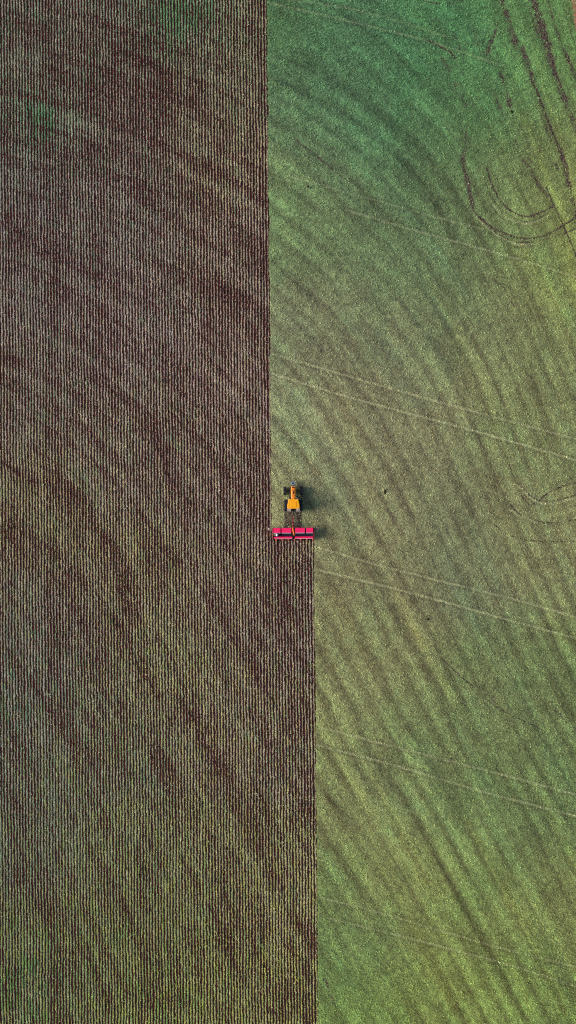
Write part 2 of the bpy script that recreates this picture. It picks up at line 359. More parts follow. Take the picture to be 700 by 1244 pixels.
    cR = cR*(1+(grn*.10)[:, None]*np.array([-.5, .15, -.05])[None, :])*(1+(bl*.10)[:, None]*np.array([-.6, .0, .3])[None, :])
    y = np.clip(yel, 0, 1.3)[:, None]
    cR = cR*(1+y*np.array([.26, .20, .03])[None, :])
    cR = cR*(1-pale[:, None]*.8)+np.array(sr((172, 172, 128)))[None, :]*pale[:, None]*.8
    n2 = vnoise(px/3, py/5, 33)[:, None]
    gp = sum(a*np.exp(-((px-x)**2+(py-y)**2)/(2*q*q)) for x, y, q, a in GREENS)+.03
    rk = np.floor((u-EDGE1)/ROW)
    gs = sstep(.62*vnoise(rk, py/13, 301)+.38*vnoise(px/16, py/16, 303)+.42*gp, .62, .86)*np.clip(.45+gp, 0, 1)
    ys = sstep(vnoise(rk, py/10, 305), .45, .9)*np.clip((py+200)/1400, .1, 1)
    pk = sstep(vnoise(rk, py/8, 307), .6, .95)
    cL = cl*(1+(n2-.5)*.3)*(.72+.56*(.5*vnoise(rk, py/18, 331)+.5*vnoise(rk, py/6, 333)))[:, None]*(1-gs[:, None]*np.array([.45, .08, .30])[None, :])*(1+ys[:, None]*np.array([.04, .06, -.28])[None, :])*(1+pk[:, None]*np.array([.04, -.07, -.02])[None, :])
    soil_shadeR = np.clip(soil_shadeR*(1-.6*pale)+.10*np.clip(dark, 0, 1)+.03, 0, 1)
    # ground just pressed behind the tractor's wheels, then painted shade between the tracks
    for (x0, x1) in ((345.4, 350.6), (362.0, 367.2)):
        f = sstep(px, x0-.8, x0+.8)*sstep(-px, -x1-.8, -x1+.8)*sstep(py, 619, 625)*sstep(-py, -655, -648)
        soil_shadeR = np.maximum(soil_shadeR, f*.62)
    f = sstep(px, 344, 348)*sstep(-px, -369, -365)*sstep(py, 617, 624)*sstep(-py, -656, -650)  # disturbed soil plus tractor shade, painted dark from tractor to drill
    soil_shadeR = np.maximum(soil_shadeR, f*(.50+.40*vnoise(px/2, py/3, 321)))
    return dict(u=u, till=till, soil_shadeR=soil_shadeR, soilL=np.clip(soilL, -.6, 1.1), cR=np.clip(cR, .002, .9), cL=np.clip(cL, .002, .9), dark=dark, pale=pale)

def axis(lo, hi, step, far):
    a = list(np.arange(lo, hi+1e-6, step)); s = step
    left = []; x = lo
    while x > -far: s *= 1.35; x -= s; left.append(x)
    s = step; right = []; x = a[-1]
    while x < far: s *= 1.35; x += s; right.append(x)
    return np.array(left[::-1]+a+right)

# ------------------------------------------------------------------ ground sheet
GRID = {}
def sample(px, py):
    i = np.clip(np.searchsorted(GRID['X'], px), 1, len(GRID['X'])-1); j = np.clip(np.searchsorted(GRID['Y'], py), 1, len(GRID['Y'])-1)
    return {k: v[j, i] for k, v in GRID['f'].items()}
def build_ground():
    xs_l = np.arange(-40, 390, .60); xs_r = np.arange(390, 741, 1.0)
    core = np.concatenate([xs_l, xs_r])
    left = []; s = .6; x = -40
    while x > -15000: s *= 1.35; x -= s; left.append(x)
    right = []; s = 1.0; x = core[-1]
    while x < 15000: s *= 1.35; x += s; right.append(x)
    X = np.concatenate([left[::-1], core, right])
    Y = axis(-40, 1284, 1.05, 15000)
    nx, ny = len(X), len(Y)
    gx, gy = np.meshgrid(X, Y); gx = gx.ravel(); gy = gy.ravel()
    f = survey(gx, gy)
    GRID.update(X=X, Y=Y, f={k: v.reshape((ny, nx)+v.shape[1:]).astype(np.float32) for k, v in f.items()})
    inside = (gx > -45) & (gx < 745) & (gy > -45) & (gy < 1290)
    # row ridges on the worked side, a light roll elsewhere
    rowphase = (f['u']-EDGE1)/ROW+wob(f['u'], gy)
    h = f['till']*(-.035*np.cos(2*math.pi*rowphase)-.03)+(fbm(gx/5, gy/5, 7, 2)-.5)*.07
    h = np.where(inside, h, 0) - .02*f['soil_shadeR']*(1-f['till'])
    h = h+(fbm(gx/260, gy/260, 9, 2)-.5)*.5*np.clip((np.abs(gx-350)+np.abs(gy-622))/3000, 0, 1)
    co = np.empty((nx*ny, 3), np.float32)
    co[:, 0] = (gx-CX)*S; co[:, 1] = (CY-gy)*S; co[:, 2] = h
    i = np.arange(nx*ny).reshape(ny, nx)
    q = np.stack([i[:-1, :-1], i[1:, :-1], i[1:, 1:], i[:-1, 1:]], -1).reshape(-1, 4).astype(np.int32)
    me = bpy.data.meshes.new('ground')
    me.vertices.add(nx*ny); me.vertices.foreach_set('co', co.ravel())
    me.loops.add(q.size); me.loops.foreach_set('vertex_index', q.ravel())
    me.polygons.add(len(q)); me.polygons.foreach_set('loop_start', np.arange(0, q.size, 4, dtype=np.int32))
    me.update(calc_edges=True)
    def fa(name, v):
        a = me.attributes.new(name, 'FLOAT', 'POINT'); a.data.foreach_set('value', v.astype(np.float32))
    fa('till', f['till']); fa('soil_open_shade', f['soil_shadeR']); fa('soil_rows', f['soilL']); fa('row_phase', np.clip(rowphase, -4000, 4000))
    for nm, c in (('plant_green', f['cR']), ('plant_rows', f['cL'])):
        a = me.attributes.new(nm, 'FLOAT_COLOR', 'POINT')
        a.data.foreach_set('color', np.concatenate([c, np.ones((c.shape[0], 1))], 1).astype(np.float32).ravel())
    me.polygons.foreach_set('use_smooth', np.ones(len(q), bool))
    o = bpy.data.objects.new('ground', me); col.objects.link(o)
    tag(o, 'farm field, worked dark red earth rows beside an unworked green cover crop', 'field', kind='structure')
    m = bpy.data.materials.new('ground_mat'); t = NT(m); P = t.obj()
    nz = t.noise(P, 4.2, 3, .7); nz2 = t.noise(P, 1.7, 3, .6); nfine = t.noise(P, 3.6, 2, .8)
    strv = t.n('ShaderNodeMapping'); strv.inputs['Scale'].default_value = (3.2, .9, 1); t.t.links.new(P, strv.inputs[0])
    nstr = t.noise(strv.outputs[0], 1.0, 3, .6)
    cs = t.m('COSINE', t.m('MULTIPLY', t.m('ADD', t.attr('row_phase'), t.m('MULTIPLY', t.m('SUBTRACT', nz2, .5), .75)), 2*math.pi))
    # worked side
    a = t.m('ADD', t.m('MULTIPLY', cs, 1.0), t.m('MULTIPLY', t.m('SUBTRACT', nz, .5), 3.0))
    a = t.m('ADD', a, t.m('MULTIPLY', t.m('SUBTRACT', nstr, .5), 1.1))
    a = t.m('ADD', a, t.m('MULTIPLY', t.attr('soil_rows'), 1.35))
    ml = t.sstep(a, -.25, .30)
    # green side
    nhf = t.noise(P, 6.5, 2, .8)
    b = t.m('ADD', t.m('MULTIPLY', t.m('ADD', t.m('SUBTRACT', nfine, .5), t.m('SUBTRACT', nhf, .5)), 4.6), t.m('MULTIPLY', t.m('SUBTRACT', t.attr('soil_open_shade'), .40), 2.9))
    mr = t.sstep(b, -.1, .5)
    soil = t.mix(t.sstep(nz2, .35, .65), (.022, .0078, .0080, 1), (.066, .0165, .0175, 1))
    soil = t.scalec(soil, t.lin(nfine, .25, .75, .55, 1.5))
    pl = t.scalec(t.attr('plant_rows', 'Color'), t.lin(nfine, .30, .70, .45*GAIN_L, 1.45*GAIN_L))
    pr = t.scalec(t.attr('plant_green', 'Color'), t.lin(nfine, .30, .70, .40*GAIN_R, 1.25*GAIN_R))
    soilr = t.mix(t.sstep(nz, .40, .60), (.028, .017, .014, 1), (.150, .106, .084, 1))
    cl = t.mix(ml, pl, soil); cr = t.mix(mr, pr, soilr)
    c = t.mix(t.attr('till'), cr, cl)
    bh = t.m('ADD', nz, t.m('MULTIPLY', nfine, .5))
    t.finish(c, .95, bumph=bh, dist=.06, spec=.12)
    me.materials.append(m)
    return o

# ------------------------------------------------------------------ plants (real leaves over the whole visible field)
def leaf_mat():
    m = bpy.data.materials.new('leaf_mat'); t = NT(m)
    t.finish(t.attr('leaf', 'Color'), .75, spec=.2)
    return m
def leaves(name, px, py, colr, size, zbase, lift, tilt, rng, mat):
    n = px.size
    a = rng.uniform(0, 2*math.pi, n); tl = rng.uniform(tilt[0], tilt[1], n)
    L = size*rng.uniform(.6, 1.4, n); Wd = L*rng.uniform(.35, .7, n)
    dx, dy = np.cos(a), np.sin(a); ct, st = np.cos(tl), np.sin(tl)
    fw = np.stack([dx*ct, dy*ct, st], 1)*L[:, None]; sd = np.stack([-dy, dx, np.zeros(n)], 1)*(Wd/2)[:, None]
    # twist a little
    sd[:, 2] = rng.uniform(-.4, .4, n)*Wd/2
    c0 = np.stack([(px-CX)*S, (CY-py)*S, zbase+rng.uniform(0, lift, n)], 1)
    v = np.empty((n, 4, 3), np.float32)
    v[:, 0] = c0-sd*.45; v[:, 1] = c0+fw*.55-sd; v[:, 2] = c0+fw; v[:, 3] = c0+fw*.5+sd
    me = bpy.data.meshes.new(name)
    me.vertices.add(n*4); me.vertices.foreach_set('co', v.ravel())
    idx = np.arange(n*4, dtype=np.int32)
    me.loops.add(n*4); me.loops.foreach_set('vertex_index', idx)
    me.polygons.add(n); me.polygons.foreach_set('loop_start', np.arange(0, n*4, 4, dtype=np.int32))
    me.update(calc_edges=True)
    at = me.attributes.new('leaf', 'FLOAT_COLOR', 'POINT')
    c4 = np.concatenate([colr, np.ones((n, 1))], 1).astype(np.float32)
    at.data.foreach_set('color', np.repeat(c4, 4, 0).ravel())
    me.materials.append(mat)
    o = bpy.data.objects.new(name, me); col.objects.link(o)
    return o
def build_plants():
    rng = np.random.default_rng(5)
    lm = leaf_mat()
    # green cover crop
    n = 950000
    px = rng.uniform(322, 730, n); py = rng.uniform(-30, 1274, n)
    cl = vnoise(px/1.9, py/1.9, 101); k = rng.uniform(0, 1, n) < sstep(cl, .25, .75)+.12; px, py = px[k], py[k]
    f = sample(px, py)
    k = (f['till'] < .3) & (rng.uniform(0, 1, px.size) < 1-1.15*f['soil_shadeR']); px, py = px[k], py[k]
    c = f['cR'][k]; n = px.size
    br = GAIN_R*np.exp(rng.normal(0, .23, n))*(.74+.66*vnoise(px/1.6, py/1.6, 107))*np.exp(-.15*np.clip(f['dark'][k], -.5, .9))
    br = np.minimum(br, 1.6*GAIN_R)
    hue = rng.normal(0, .8, n)[:, None]
    c = c*br[:, None]*(1+hue*np.array([.10, .02, -.08])[None, :])
    o = leaves('cover_crop', px, py, np.clip(c, .003, .8), .165, -.02, .10, (R(0), R(45)), rng, lm)
    tag(o, 'short green and olive cover crop with curved darker streaks and wheel marks', 'cover crop', kind='stuff')
    # straw and weeds left standing between the seeded rows
    n = 620000
    py = rng.uniform(-30, 1274, n); r = np.floor(rng.uniform(-95, 14, n))
    off = .5+rng.normal(0, .12, n)+.12*(vnoise(py/2.5, r, 311)-.5)
    u = EDGE1+ROW*(r+off); u = u-ROW*wob(u, py); px = u+.0093*(py-622)
    k = (px > -25) & ((py > 657) | (r < 0)); px, py = px[k], py[k]
    f = survey(px, py)
    clp = vnoise(px/1.3, py/1.3, 103)
    k = (f['till'] > .6) & (rng.uniform(0, 1, px.size) < np.clip(.95-1.25*f['soilL'], .05, 1)*(.3+1.1*clp)); px, py = px[k], py[k]
    c = f['cL'][k]; n = px.size
    c = GAIN_L*c*(np.exp(rng.normal(0, .34, n))*(.7+.75*vnoise(px/1.2, py/1.5, 109)))[:, None]*(1+rng.normal(0, 1, n)[:, None]*np.array([.10, .02, -.06])[None, :])
    o = leaves('crop_residue', px, py, np.clip(c, .003, .85), .125, .0, .07, (R(0), R(40)), rng, lm)
    tag(o, 'pale straw and green stubble lying in narrow rows on the dark earth', 'stubble', kind='stuff')

build_ground()
build_plants()

# dirt road at the top right corner
def build_road():
    bm = bmesh.new()
    ctr = [(676,-300),(690,-120),(697,-60),(702,0),(709,45),(722,110),(750,230),(800,420),(880,700)]
    P = smooth_poly(ctr, 14); rows = []
    for i, p in enumerate(P):
        a = P[max(0, i-1)]; b = P[min(len(P)-1, i+1)]; dx, dy = b[0]-a[0], b[1]-a[1]; l = math.hypot(dx, dy); nx_, ny_ = -dy/l, dx/l
        wob = (random.random()-.5)*1.4
        row = []
        for k in range(7):
            o = -((-8-wob)+k/6*(44+wob)); x, y = W(p[0]+nx_*o, p[1]+ny_*o)
            row.append(bm.verts.new((x, y, (.03 if k in (0, 6) else .075)+(.015 if k == 3 else 0))))
        rows.append(row)
    for a, b in zip(rows[:-1], rows[1:]):
        for k in range(6): bm.faces.new((a[k], a[k+1], b[k+1], b[k]))
    bmesh.ops.recalc_face_normals(bm, faces=bm.faces[:])
    m = bpy.data.materials.new('dirt_mat'); t = NT(m); P_ = t.obj()
    n1 = t.noise(P_, .8, 4, .6); n2 = t.noise(P_, 6, 3, .7)
    c = t.mix(t.sstep(n1, .35, .65), (.30, .135, .075, 1), (.36, .19, .12, 1)); c = t.scalec(c, t.lin(n2, .25, .75, .8, 1.2))
    t.finish(c, .95, bumph=n2, dist=.03, spec=.1)
    o = link('road', bm, m); tag(o, 'bare orange earth track along the edge of the green field', 'dirt road', kind='structure')
build_road()

# ------------------------------------------------------------------ materials of the machines
M_roof = mat_simple('roof_paint', (.98, .40, .003), .42, .4, dirt=.10, var=.06)
M_hood = mat_simple('hood_paint', (.92, .25, .006), .38, .5, dirt=.12, var=.08)
M_red = mat_simple('red_paint', (.95, .012, .125), .42, .4, dirt=.06, var=.10)
M_dred = mat_simple('dark_red_paint', (.30, .012, .03), .5, .4, dirt=.35, var=.15)
M_orange = mat_simple('orange_paint', (.85, .16, .01), .45, .4, dirt=.1)
M_black = mat_simple('black_metal', (.012, .012, .018), .5, .4, dirt=.25, dirt_rgb=(.07, .045, .04))
M_tyre = mat_simple('tyre_rubber', (.013, .018, .028), .75, .25, dirt=.45, dirt_rgb=(.055, .045, .045), scale=5)
M_steel = mat_simple('steel', (.38, .38, .42), .4, .5, metallic=.3, dirt=.2)
M_dust = mat_simple('dusty_panel', (.46, .37, .31), .7, .3, dirt=.4)
M_white = mat_simple('white_paint', (.78, .80, .80), .4, .4, dirt=.08)
M_blue = mat_simple('blue_grey_metal', (.16, .24, .38), .45, .4, dirt=.15)
M_pale = mat_simple('galvanised_rail', (.42, .36, .46), .45, .4, dirt=.15)
M_glass = mat_simple('tinted_glass', (.02, .03, .035), .08, .6, dirt=.05)
M_lamp = mat_simple('lamp_glass', (.75, .72, .62), .2, .5, dirt=.05)
M_yellow = mat_simple('beacon_yellow', (.9, .62, .01), .3, .5, dirt=.0)
M_hub = mat_simple('rim_paint', (.62, .50, .30), .5, .4, dirt=.4)
M_walk = mat_simple('dark_walkway', (.016, .018, .035), .6, .3, dirt=.2, dirt_rgb=(.05, .04, .05))
M_hose = mat_simple('hose_rubber', (.20, .20, .20), .6, .3)

# ------------------------------------------------------------------ tractor
def tyre_bm(r, w, lugs, rim):
    bm = bmesh.new()
    h = w/2
    lathe_x(bm, 0, 0, 0, [(-h*.72, rim), (-h*.95, rim+(r-rim)*.45), (-h*.9, r*.93), (-h*.6, r*.965), (0, r*.975), (h*.6, r*.965), (h*.9, r*.93), (h*.95, rim+(r-rim)*.45), (h*.72, rim)], 40)
    for k in range(lugs):
        for sd in (-1, 1):
            a = 2*math.pi*(k+(.5 if sd > 0 else 0))/lugs
            vs = box(bm, -.5, .5, -.5, .5, -.5, .5)
            bmesh.ops.scale(bm, vec=(h*1.0, .055, r*.05), verts=vs)
            bmesh.ops.rotate(bm, cent=(0, 0, 0), matrix=Matrix.Rotation(R(28*sd), 3, 'Z'), verts=vs)
            bmesh.ops.translate(bm, vec=(sd*h*.46, 0, r*.985), verts=vs)
            bmesh.ops.rotate(bm, cent=(0, 0, 0), matrix=Matrix.Rotation(a, 3, 'X'), verts=vs)
    return bm
def rim_bm(r, w, sd):
    bm = bmesh.new()
    h = w/2
    lathe_x(bm, 0, 0, 0, [(-h*.74, r), (-h*.70, r*1.04), (h*.70, r*1.04), (h*.74, r)], 32)
    lathe_x(bm, sd*h*.5, 0, 0, [(0, r*.45), (sd*.05, r*.36), (sd*.12, r*.22), (sd*.14, .03)], 20)
    for k in range(8):
        a = 2*math.pi*k/8
        cyl(bm, (sd*h*.62, r*.34*math.cos(a), r*.34*math.sin(a)), (sd*h*.68+sd*.03, r*.34*math.cos(a), r*.34*math.sin(a)), .022, n=6)
    return bm
def wheel(root, x, y, r, w, lugs):
    sd = 1 if x > 0 else -1
    wb = bmesh.new(); cyl(wb, (-w*.4, 0, 0), (w*.4, 0, 0), .09, n=14)
    wh = link('wheel', wb, M_black, root); wh.location = (x, y, r-.03)
    link('tyre', tyre_bm(r, w, lugs, r*.56), M_tyre, wh, smooth=False)
    link('rim', rim_bm(r*.56, w, sd), M_hub, wh)
    return wh
def build_tractor():
    x, y = W(356.5, 612)
    t = empty('tractor', (x, y, .0), R(.53))
    tag(t, 'orange tractor with a yellow-orange cab roof pulling the red seed drill', 'tractor')
    for s in (-1, 1):
        wheel(t, s*1.36, 2.10, .68, .50, 20)
        wheel(t, s*1.22, -.30, .95, .56, 24)
    # chassis, axles
    bm = bmesh.new()
    box(bm, -.26, .26, -.9, 2.75, .62, 1.05, .04)
    box(bm, -.36, .36, -.75, .35, .60, 1.25, .05)
    cyl(bm, (-1.1, -.3, .92), (1.1, -.3, .92), .15)
    cyl(bm, (-1.25, 2.1, .66), (1.25, 2.1, .66), .085)
    box(bm, -.30, .30, 1.9, 2.3, .50, .80, .03)
    box(bm, -.31, .31, .9, 2.5, .95, 1.30, .04)
    link('chassis', bm, M_black, t)
    # hood, tapering to the nose
    bm = bmesh.new()
    def sec(y_, w, zt, zb, sh):
        return [(-w, y_, zb), (-w, y_, zt-sh), (-w*.82, y_, zt-sh*.35), (-w*.45, y_, zt), (w*.45, y_, zt), (w*.82, y_, zt-sh*.35), (w, y_, zt-sh), (w, y_, zb)]
    loft(bm, [sec(.80, .36, 1.98, 1.15, .16), sec(1.3, .385, 1.98, 1.12, .17), sec(2.0, .39, 1.92, 1.08, .18), sec(2.5, .38, 1.82, 1.02, .2), sec(2.72, .36, 1.72, .98, .2), sec(2.80, .33, 1.55, .98, .18)])
    hood = link('hood', bm, M_hood, t)
    bm = bmesh.new()
    box(bm, -.30, .30, 2.14, 2.21, 1.80, 1.925, .005); box(bm, -.27, .27, 1.34, 1.38, 1.9, 1.992, .005); box(bm, -.10, .10, 1.55, 2.0, 1.9, 1.972, .005)
    for s in (-1, 1): box(bm, s*.395-.012, s*.395+.012, 1.2, 2.3, 1.2, 1.6, .005)
    link('vent', bm, M_black, hood)
    bm = bmesh.new(); box(bm, -.24, .24, 2.50, 2.66, 1.70, 1.835, .01, None); link('bonnet_scoop', bm, M_black, hood); bm = bmesh.new(); box(bm, -.30, .30, 2.795, 2.83, 1.02, 1.42, .01)
    for k in range(6): box(bm, -.28, .28, 2.83, 2.845, 1.05+k*.06, 1.07+k*.06)
    link('grille', bm, M_black, hood)
    for s in (-1, 1):
        bm = bmesh.new(); cyl(bm, (s*.22, 2.79, 1.50), (s*.22, 2.84, 1.50), .075, .065, 14)
        link('headlight', bm, M_lamp, hood)
    # front linkage and the round ballast
    bm = bmesh.new()
    box(bm, -.19, -.13, 2.72, 3.25, .55, .70, .01); box(bm, .13, .19, 2.72, 3.25, .55, .70, .01); box(bm, -.20, .20, 2.84, 2.92, .5, .9, .01)
    link('front_linkage', bm, M_black, t)
    bm = bmesh.new()
    n = 28
    prof = [(.30, .55), (.31, .60), (.31, .88), (.29, .92), (.15, .92), (.13, .88), (.13, .60)]
    rings = [[bm.verts.new((r_*math.cos(2*math.pi*k/n), 3.33+r_*math.sin(2*math.pi*k/n), z_)) for k in range(n)] for r_, z_ in prof]
    for a, b in zip(rings, rings[1:]+rings[:1]):
        for k in range(n): bm.faces.new((a[k], a[(k+1) % n], b[(k+1) % n], b[k]))
    bmesh.ops.recalc_face_normals(bm, faces=bm.faces[:])
    fw = link('front_weight', bm, M_blue, t)
    bm = bmesh.new(); cyl(bm, (0, 3.33, .56), (0, 3.33, .80), .125); link('weight_pin', bm, M_black, fw)
    # front mudguards (dusty ends visible behind the tyres)
    for s in (-1, 1):
        bm = bmesh.new(); arc_plate(bm, s*1.36-.24, s*1.36+.24, 2.10, .65, .74, 150, 100, .02, 8)
        link('front_fender', bm, M_black, t)
        bm = bmesh.new()
        for k in range(3): box(bm, s*.95-.16, s*.95+.16, .72-.10, .72+.10, .45+k*.28, .48+k*.28, .008)
        box(bm, s*.95-.17, s*.95-.15, .62, .82, .40, 1.15); box(bm, s*.95+.15, s*.95+.17, .62, .82, .40, 1.15)
        link('step', bm, M_dust, t)
    # fuel tanks
    bm = bmesh.new(); box(bm, .42, .74, .35, 1.25, .55, 1.0, .06); link('fuel_tank', bm, M_black, t)
    bm = bmesh.new(); box(bm, -.74, -.42, .5, 1.2, .6, .95, .05); link('battery_box', bm, M_black, t)
    # rear fenders
    for s in (-1, 1):
        bm = bmesh.new(); xa, xb = sorted((s*.66, s*1.42))
        arc_plate(bm, xa, xb, -.30, .92, 1.03, 55, 118, .025, 12)
        fd = link('rear_fender', bm, M_black, t)
        bm = bmesh.new(); xa, xb = sorted((s*.40, s*1.02))
        arc_plate(bm, xa, xb, -.30, .92, 1.065, 108, 152, .02, 10)
        link('fender_end', bm, M_dust, fd)
        bm = bmesh.new(); xa, xb = sorted((s*.46, s*.62)); box(bm, xa+.03, xb-.03, -1.34, -1.30, 1.32, 1.38, .01); link('tail_light', bm, M_red, fd)
    # cab
    bm = bmesh.new()
    def csec(z, w0, w1, y0, y1): return [(-w0, y0, z), (w0, y0, z), (w1, y1, z), (-w1, y1, z)]
    loft(bm, [csec(1.1, .58, .50, -.75, .62), csec(1.5, .78, .60, -.80, .72), csec(2.72, .80, .66, -.72, .60)])
    cab = link('cab', bm, M_glass, t)
    for (px_, py_, qx, qy) in ((-.79, -.80, -.81, -.73), (.79, -.80, .81, -.73), (-.61, .73, -.67, .61), (.61, .73, .67, .61), (-.73, 0, -.75, 0), (.73, 0, .75, 0)):
        bm = bmesh.new(); cyl(bm, (px_, py_, 1.45), (qx, qy, 2.75), .035, n=8); link('pillar', bm, M_black, cab)
    bm = bmesh.new()
    def rsec(z, e):
        w0, w1, y0, y1 = .98-e, .82-e, -.82+e, .70-e; c = .16
        pts = [(-w0+c, y0), (w0-c, y0), (w0-.04, y0+.06), (w0, y0+c+.02), (w0-.015, y0+.6), (w1, y1-c), (w1-.05, y1-.04), (w1-c, y1), (-w1+c, y1), (-w1+.05, y1-.04), (-w1, y1-c), (-w0+.015, y0+.6), (-w0, y0+c+.02), (-w0+.04, y0+.06)]
        return [(x_, y_, z) for x_, y_ in pts]
    loft(bm, [rsec(2.76, .05), rsec(2.80, .0), rsec(2.92, .0), rsec(2.98, .03), rsec(3.0, .10)])
    roof = link('roof', bm, M_roof, cab)
    bm = bmesh.new(); box(bm, -.45, .45, -.55, .30, 2.995, 3.03, .012); link('roof_hatch', bm, M_roof, cab)
    for s in (-1, 1):
        bm = bmesh.new(); box(bm, s*.62-.10, s*.62+.10, .70, .76, 2.80, 2.90, .01); link('work_light', bm, M_lamp, cab)
        bm = bmesh.new(); box(bm, s*.66-.09, s*.66+.09, -.90, -.83, 2.80, 2.90, .01); link('work_light', bm, M_lamp, cab)
        bm = bmesh.new(); cyl(bm, (s*.78, .62, 2.35), (s*1.05, .72, 2.35), .015, n=6); box(bm, s*1.08-.06, s*1.08+.06, .70, .74, 2.15, 2.5, .01)
        link('mirror', bm, M_black, cab)
    bm = bmesh.new(); cyl(bm, (0, .74, 2.86), (0, .74, 2.97), .10, .08, 14); cyl(bm, (0, .74, 2.97), (0, .74, 3.03), .08, .03, 14); link('beacon', bm, M_yellow, cab)
    bm = bmesh.new(); cyl(bm, (.48, .98, 1.3), (.48, .98, 2.55), .05); cyl(bm, (.48, .98, 1.55), (.48, .98, 2.1), .08); cyl(bm, (.48, .98, 2.55), (.50, .90, 2.65), .045); link('exhaust', bm, M_steel, t)
    # rear three-point linkage
    bm = bmesh.new()
    for s in (-1, 1):
        cyl(bm, (s*.30, -.9, .65), (s*.38, -1.75, .55), .04); cyl(bm, (s*.32, -1.0, 1.1), (s*.36, -1.5, .6), .03)
    box(bm, -.35, .35, -1.18, -.92, .9, 1.25, .03); box(bm, -.06, .06, -1.8, -.9, .42, .50, .01)
    link('rear_linkage', bm, M_black, t)
    return t
build_tractor()

# ------------------------------------------------------------------ seed drill
def build_drill():
    x, y = W(356.2, 648)
    t = empty('seed_drill', (x, y, 0), R(.53))
    tag(t, 'wide red seed drill with four seed boxes and a dark walkway behind the tractor', 'seed drill')
    def X(px): return (px-356.2)*S
    def Y(py): return (648-py)*S
    # frame
    bm = bmesh.new()
    box(bm, X(331.5), X(381), Y(645.5), Y(644), .62, .80, .02); box(bm, X(331.5), X(381), Y(652), Y(650.8), .62, .80, .02)
    for px in (332, 341.6, 350, 356.3, 363, 370.9, 380.4): box(bm, X(px)-.06, X(px)+.06, Y(655), Y(641), .80, .90, .015)
    link('frame', bm, M_black, t)
    # four front seed boxes
    for k, (a, b) in enumerate(((332.6, 340.9), (342.5, 353.9), (358.7, 370.1), (371.8, 380.0))):
        a, b = X(a), X(b); y0, y1 = Y(646.6), Y(641.2)
        bm = bmesh.new()
        loft(bm, [[(a+.05, (y0+y1)/2-.10, .92), (b-.05, (y0+y1)/2-.10, .92), (b-.05, (y0+y1)/2+.10, .92), (a+.05, (y0+y1)/2+.10, .92)],
                  [(a, y0, 1.30), (b, y0, 1.30), (b, y1, 1.30), (a, y1, 1.30)], [(a, y0, 1.52), (b, y0, 1.52), (b, y1, 1.52), (a, y1, 1.52)]])
        hp = link('seed_box', bm, M_red, t)
        bm = bmesh.new(); ym = (y0+y1)/2
        loft(bm, [[(a-.015, y0-.02, 1.523), (a-.015, y1+.02, 1.523), (a-.015, y1+.02, 1.55), (a-.015, ym, 1.60), (a-.015, y0-.02, 1.55)],
                  [(b+.015, y0-.02, 1.523), (b+.015, y1+.02, 1.523), (b+.015, y1+.02, 1.55), (b+.015, ym, 1.60), (b+.015, y0-.02, 1.55)]])
        link('lid', bm, M_red, hp)
        for q in (.25, .75):
            bm = bmesh.new(); box(bm, a+(b-a)*q-.05, a+(b-a)*q+.05, y1+.02, y1+.06, 1.47, 1.55, .008)
            link('latch', bm, M_steel, hp)
        bm = bmesh.new(); box(bm, a+.02, b-.02, y0-.15, y0-.03, 1.42, 1.50, .01)
        link('rail', bm, M_pale, hp)
    # walkway: two dark decks
    for (a, b) in ((335.4, 354.6), (358.7, 381)):
        bm = bmesh.new(); box(bm, X(a), X(b), Y(650.5), Y(647.9), .98, 1.03, .01)
        n = int((X(b)-X(a))/.18)
        for k in range(n+1): box(bm, X(a)+k*.18, X(a)+k*.18+.02, Y(650.4), Y(648.0), 1.031, 1.05)
        wk = link('walkway', bm, M_walk, t)
        bm = bmesh.new(); cyl(bm, (X(a), Y(649.3), 1.02), (X(a), Y(649.3), 1.02+.001), .01, n=4)
        bm.free()
    # rear red covers (fertiliser box), pale rear lip
    for (a, b) in ((332.8, 355), (358.2, 380)):
        a, b = X(a), X(b); y0, y1 = Y(653.7), Y(651.6); bm = bmesh.new()
        loft(bm, [[(a, y0, .9), (a, y1, .9), (a, y1, 1.34), (a, y0+.1, 1.32), (a, y0, 1.22)], [(b, y0, .9), (b, y1, .9), (b, y1, 1.34), (b, y0+.1, 1.32), (b, y0, 1.22)]])
        rb = link('rear_box', bm, M_red, t)
        bm = bmesh.new(); box(bm, a, b, y0-.09, y0-.012, 1.16, 1.20, .008)
        for k in range(4): cyl(bm, (a+(b-a)*(k+.5)/4, y0-.05, .95), (a+(b-a)*(k+.5)/4, y0-.05, 1.17), .015, n=6)
        link('lip', bm, mat_lip, rb)
    # end plates
    for px in (331.6, 381.2):
        bm = bmesh.new(); box(bm, X(px)-.05, X(px)+.05, Y(654.5), Y(641.3), .55, 1.38, .02); link('end_plate', bm, M_dred, t)
    # fourteen row units: arm, two opener discs, press wheel
    for k in range(14):
        px = 330.3+ROW*(k+1)-.0+.1-ROW*.5*0
        px = 331.9+k*3.72
        ux = X(px)
        bm = bmesh.new(); box(bm, ux-.04, ux+.04, Y(655.4), Y(650.6), .42, .52, .01); box(bm, ux-.05, ux+.05, Y(651.4), Y(650.6), .42, .66, .01)
        ru = link('row_unit', bm, M_dred, t)
        bm = bmesh.new()
        for s in (-1, 1): cyl(bm, (ux+s*.03-.006, Y(652.2), .19), (ux+s*.03+.006, Y(652.2), .19), .21, n=24)
        link('opener_disc', bm, M_steel, ru)
        bm = bmesh.new(); cyl(bm, (ux-.05, Y(655.4), .19), (ux+.05, Y(655.4), .19), .19, n=20); link('press_wheel', bm, M_tyre, ru)
        if k % 2 == 1 or k == 13:
            bm = bmesh.new(); box(bm, ux-.13, ux+.13, Y(656.3), Y(654.5), .56, .68, .03); cyl(bm, (ux, Y(655.2), .5), (ux, Y(655.2), .75), .05)
            link('spring_cap', bm, M_coral, ru)
